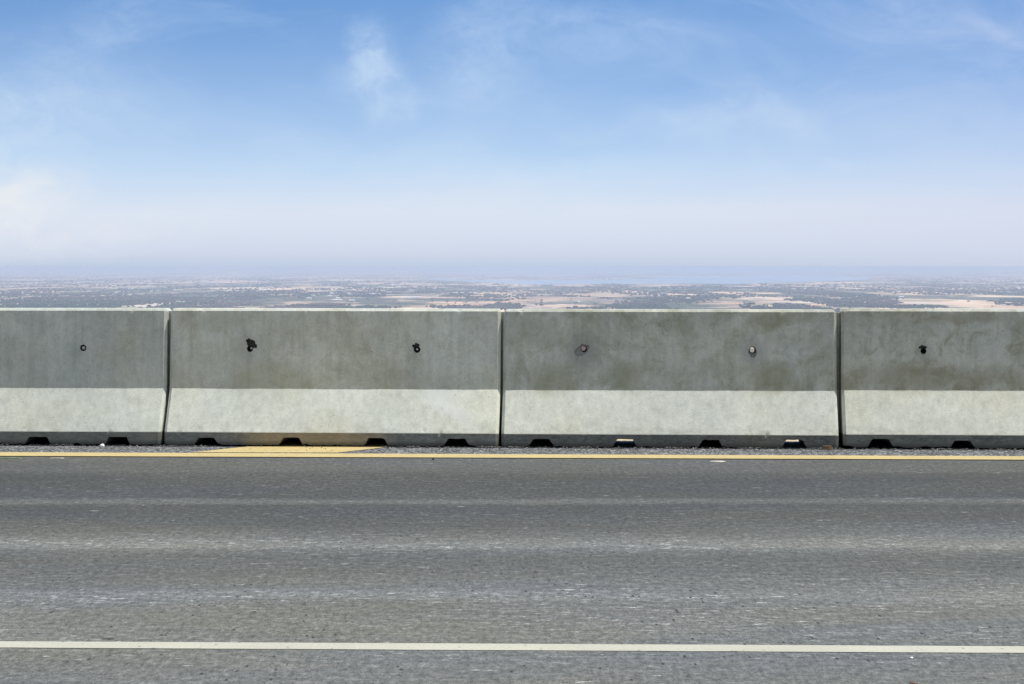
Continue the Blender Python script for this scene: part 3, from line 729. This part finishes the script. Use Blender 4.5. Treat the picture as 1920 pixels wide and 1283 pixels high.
for q in range(9000):                         # nearer slopes of the plain, hidden by the barrier from the pass itself
    px = rg.uniform(-300, 2220); py = 586+120*rg.random()**1.6
    g_ = far(px, py)
    nz = mn.noise(Vector((g_.x/420, g_.y/1400, 1.0)))+.7*mn.noise(Vector((g_.x/150, g_.y/600, 5.0)))
    if rg.random() < nz*1.6+.25: cs.append((g_.x+rg.uniform(-20, 20), g_.y+rg.uniform(-40, 40), rg.uniform(6, 12), rg.uniform(5, 11)))
cs = np.array(cs); n_ = len(cs)
an = rg.uniform(0, 6.28, n_); jit = rg.normal(0, .16, (n_, 12, 3))
base_ = ICO[None]*(1+jit)
X_ = base_[..., 0]*np.cos(an)[:, None]-base_[..., 1]*np.sin(an)[:, None]; Y_ = base_[..., 0]*np.sin(an)[:, None]+base_[..., 1]*np.cos(an)[:, None]
VV = np.stack([cs[:, 0, None]+X_*cs[:, 2, None], cs[:, 1, None]+Y_*cs[:, 2, None]*1.4, PLAIN+cs[:, 3, None]*(.48+.55*base_[..., 2])], -1).reshape(-1, 3)
FF = (ICF[None]+(np.arange(n_)*12)[:, None, None]).reshape(-1, 3)
woods = mesh_obj('woodland', VV.tolist(), FF.tolist(), M_fol, smooth=False)
tag(woods, 'dark hazy woods spread in belts over the far plain', 'woods', kind='stuff')

# lone trees that stand out of the pale fields
m, t, b, co = material('lone_tree_leaves'); t.link(t.ramp(t.noise(co, .4, 4, .7), [(.3, (.03, .05, .03)), (.7, (.08, .09, .055))]), b.inputs['Base Color']); b.inputs['Roughness'].default_value = .95
M_leaf = m; M_trunk = simple_mat('far_bark', (.10, .08, .06))
def far_tree(sd):
    rr = np.random.default_rng(sd); V = []; F = []
    for q in range(9):
        c0 = rr.normal(0, 1, 3)*np.array([3.6, 3.6, 1.5])+np.array([0, 0, 8.2]); r = rr.uniform(2.0, 3.4)
        n0 = len(V); bv = ICO*(1+rr.normal(0, .15, (12, 3)))*r*np.array([1, 1, .8])+c0
        V += bv.tolist(); F += [tuple(int(a)+n0 for a in f) for f in ICF]
    return V, F
kinds = []
for q in range(3):
    V, F = far_tree(20+q); crown = mesh_obj('crown', V, F, M_leaf)
    V = []; F = []
    for zz, r in ((0, .7), (3, .5), (7.5, .3)):
        for k_ in range(7): a = 2*math.pi*k_/7; V.append((r*math.cos(a)+.05*zz, r*math.sin(a), zz))
    for i in range(2):
        for k_ in range(7): F.append((i*7+k_, i*7+(k_+1) % 7, (i+1)*7+(k_+1) % 7, (i+1)*7+k_))
    trunk = mesh_obj('trunk', V, F, M_trunk)
    kinds.append((crown, trunk))
rg = np.random.default_rng(5); placed = 0; used = [0, 0, 0]
LT = [('tiny dark tree standing alone in the pale fields beyond the barrier, centre left', 480, 930),
      ('tiny dark tree standing alone in the tan fields beyond the barrier, centre right', 930, 1420),
      ('tiny dark tree standing alone in the pinkish fields beyond the rightmost blocks', 1420, 1920)]
for i in range(110):
    px = rg.uniform(480, 1915) if i > 40 else rg.uniform(660, 1300); py = rg.uniform(562, 578.5)
    ok = any(((px-cx)/rx)**2+((py-cy)/ry)**2 < 1.1 for cx, cy, rx, ry in PALE)
    if not ok: continue
    p = far(px, py); q = i % 3
    root = bpy.data.objects.new('field_tree', None); col.objects.link(root); root.location = p
    for src in kinds[q]:
        c_ = src.copy(); col.objects.link(c_); c_.parent = root
    k_ = rg.uniform(.55, 1.15); root.scale = (k_*rg.uniform(.9, 1.5), k_*1.2, k_); root.rotation_euler = (0, 0, rg.uniform(0, 6))
    lab = [l for l, a, b2 in LT if a <= px < b2 or (px >= 1920)][0]
    tag(root, lab, 'tree', 'lone trees scattered in the pale fields')
for cr, tr in kinds: bpy.data.objects.remove(cr); bpy.data.objects.remove(tr)

# far buildings
M_wallw = simple_mat('white_render', (.86, .84, .80), nscale=.1, amt=.05); M_roofg = simple_mat('pale_roof', (.72, .74, .76), nscale=.1, amt=.08)
M_rooft = simple_mat('tan_roof', (.55, .38, .28), nscale=.1, amt=.1); M_win = simple_mat('dark_window', (.06, .07, .08), .3)
def box(V, F, x0, x1, y0, y1, z0, z1):
    n0 = len(V); V += [(x0, y0, z0), (x1, y0, z0), (x1, y1, z0), (x0, y1, z0), (x0, y0, z1), (x1, y0, z1), (x1, y1, z1), (x0, y1, z1)]
    F += [tuple(n0+q for q in f) for f in ((0, 1, 5, 4), (1, 2, 6, 5), (2, 3, 7, 6), (3, 0, 4, 7), (4, 5, 6, 7), (3, 2, 1, 0))]
def small_house(roofmat):
    V = []; F = []; box(V, F, -.5, .5, -.5, .5, 0, .72); w = mesh_obj('wall', V, F, M_wallw)
    V = [(-.55, -.58, .70), (.55, -.58, .70), (.55, .58, .70), (-.55, .58, .70), (-.55, 0, 1.0), (.55, 0, 1.0)]
    F = [(0, 1, 5, 4), (2, 3, 4, 5), (1, 2, 5), (3, 0, 4), (3, 2, 1, 0)]
    r = mesh_obj('roof', V, F, roofmat)
    V = []; F = []; box(V, F, -.12, -.02, -.503, -.49, .0, .42); dr = mesh_obj('door', V, F, M_win)
    return [w, r, dr]
hk = [small_house(M_roofg), small_house(M_rooft)]
clusters = [('tiny white building in the cluster left of the town on the hazy plain', [(264, 547, 9), (283, 547.5, 7), (296, 546.5, 8), (333, 544.5, 30), (218, 551, 8), (52, 554, 10), (396, 547, 26), (341, 568, 20), (276, 540, 14), (245, 542.5, 22), (455, 541, 20)]),
            ('tiny pale building among the trees of the town, left of the big white building', [(609, 548, 26), (625, 552, 12), (618, 556, 14), (634, 560, 12), (648, 551, 30), (655, 553, 16), (632, 564, 28), (622, 550, 10), (690, 541, 20), (714, 538, 14), (709, 540, 28), (738, 536.5, 10), (755, 539, 40), (748, 538, 12), (812, 537, 22), (815, 542, 12), (697, 552, 26), (765, 559, 40), (783, 558.5, 20), (822, 560, 30), (840, 560.5, 30), (860, 550.5, 30), (886, 550, 18), (660, 565, 16), (705, 552.5, 22), (580, 561, 12), (587, 555, 10), (642, 546, 12), (676, 546, 12), (770, 545, 12), (798, 548, 14), (730, 549, 16), (889, 544, 10)]),
            ('tiny pale building far out on the plain near and beyond the lake', [(1228, 521, 16), (1402, 547.5, 12), (1180, 547, 10), (1173, 551, 16), (1192, 549, 10), (1098, 553, 16), (1062, 513, 34), (1460, 540, 10), (1555, 533, 16), (1370, 541, 12), (1870, 541, 12), (1772, 553, 14), (1085, 567, 8), (1690, 558, 16), (1000, 548, 12), (1256, 519.5, 60)])]
for lab, items in clusters:
    for px, py, w in items:
        p = far(px, py); dist = p.y/FP
        root = bpy.data.objects.new('farmhouse' if w < 25 else 'long_shed', None); col.objects.link(root); root.location = p
        W = w*dist*.62; root.scale = (W, min(W, 26), rg.uniform(6, 9.5)*(1 if py > 530 else 1.5)); root.rotation_euler = (0, 0, rg.uniform(-.25, .25))
        for src in hk[1 if rg.random() < .2 else 0]:
            c_ = src.copy(); col.objects.link(c_); c_.parent = root
        tag(root, lab, 'building', lab.replace('tiny ', '').replace('building', 'buildings'))
for k_ in hk:
    for o_ in k_: bpy.data.objects.remove(o_)
p = far(936, 545); root = bpy.data.objects.new('large_building', None); col.objects.link(root); root.location = p
tag(root, 'big white flat-roofed building standing above the trees of the far plain, above the middle joint', 'building')
V = []; F = []; box(V, F, -22, 20, -12, 12, 0, 22); box(V, F, -30, 26, -14, -5, 0, 7); mesh_obj('wall', V, F, M_wallw, root)
V = []; F = []; box(V, F, -23, 21, -13, 13, 22, 23.2); box(V, F, -5, 8, -5, 5, 23.2, 26); mesh_obj('roof', V, F, M_roofg, root)
for q in range(5):
    V = []; F = []; box(V, F, -20+q*8, -15+q*8, -12.3, -11.9, 9.5, 12.5); mesh_obj('window', V, F, M_win, root)
    V = []; F = []; box(V, F, -20+q*8, -15+q*8, -12.3, -11.9, 15.5, 18.5); mesh_obj('window', V, F, M_win, root)

# ------------------------------------------------------------------ haze over the whole valley
hz = 165000
V = []; F = []; box(V, F, -hz, hz, -hz, hz, PLAIN-1, 3.0)
hm = bpy.data.materials.new('haze_air'); hm.use_nodes = True; tt = hm.node_tree
for nd_ in list(tt.nodes):
    if nd_.type == 'BSDF_PRINCIPLED': tt.nodes.remove(nd_)
pv = tt.nodes.new('ShaderNodeVolumePrincipled'); pv.inputs['Color'].default_value = (.605, .70, .885, 1)
pv.inputs['Density'].default_value = 4.2e-5; pv.inputs['Anisotropy'].default_value = 0.0
tt.links.new(pv.outputs[0], tt.nodes['Material Output'].inputs['Volume'])
haze = mesh_obj('haze', V, F, hm); tag(haze, 'pale blue haze filling the air over the far plain', 'haze', kind='stuff')
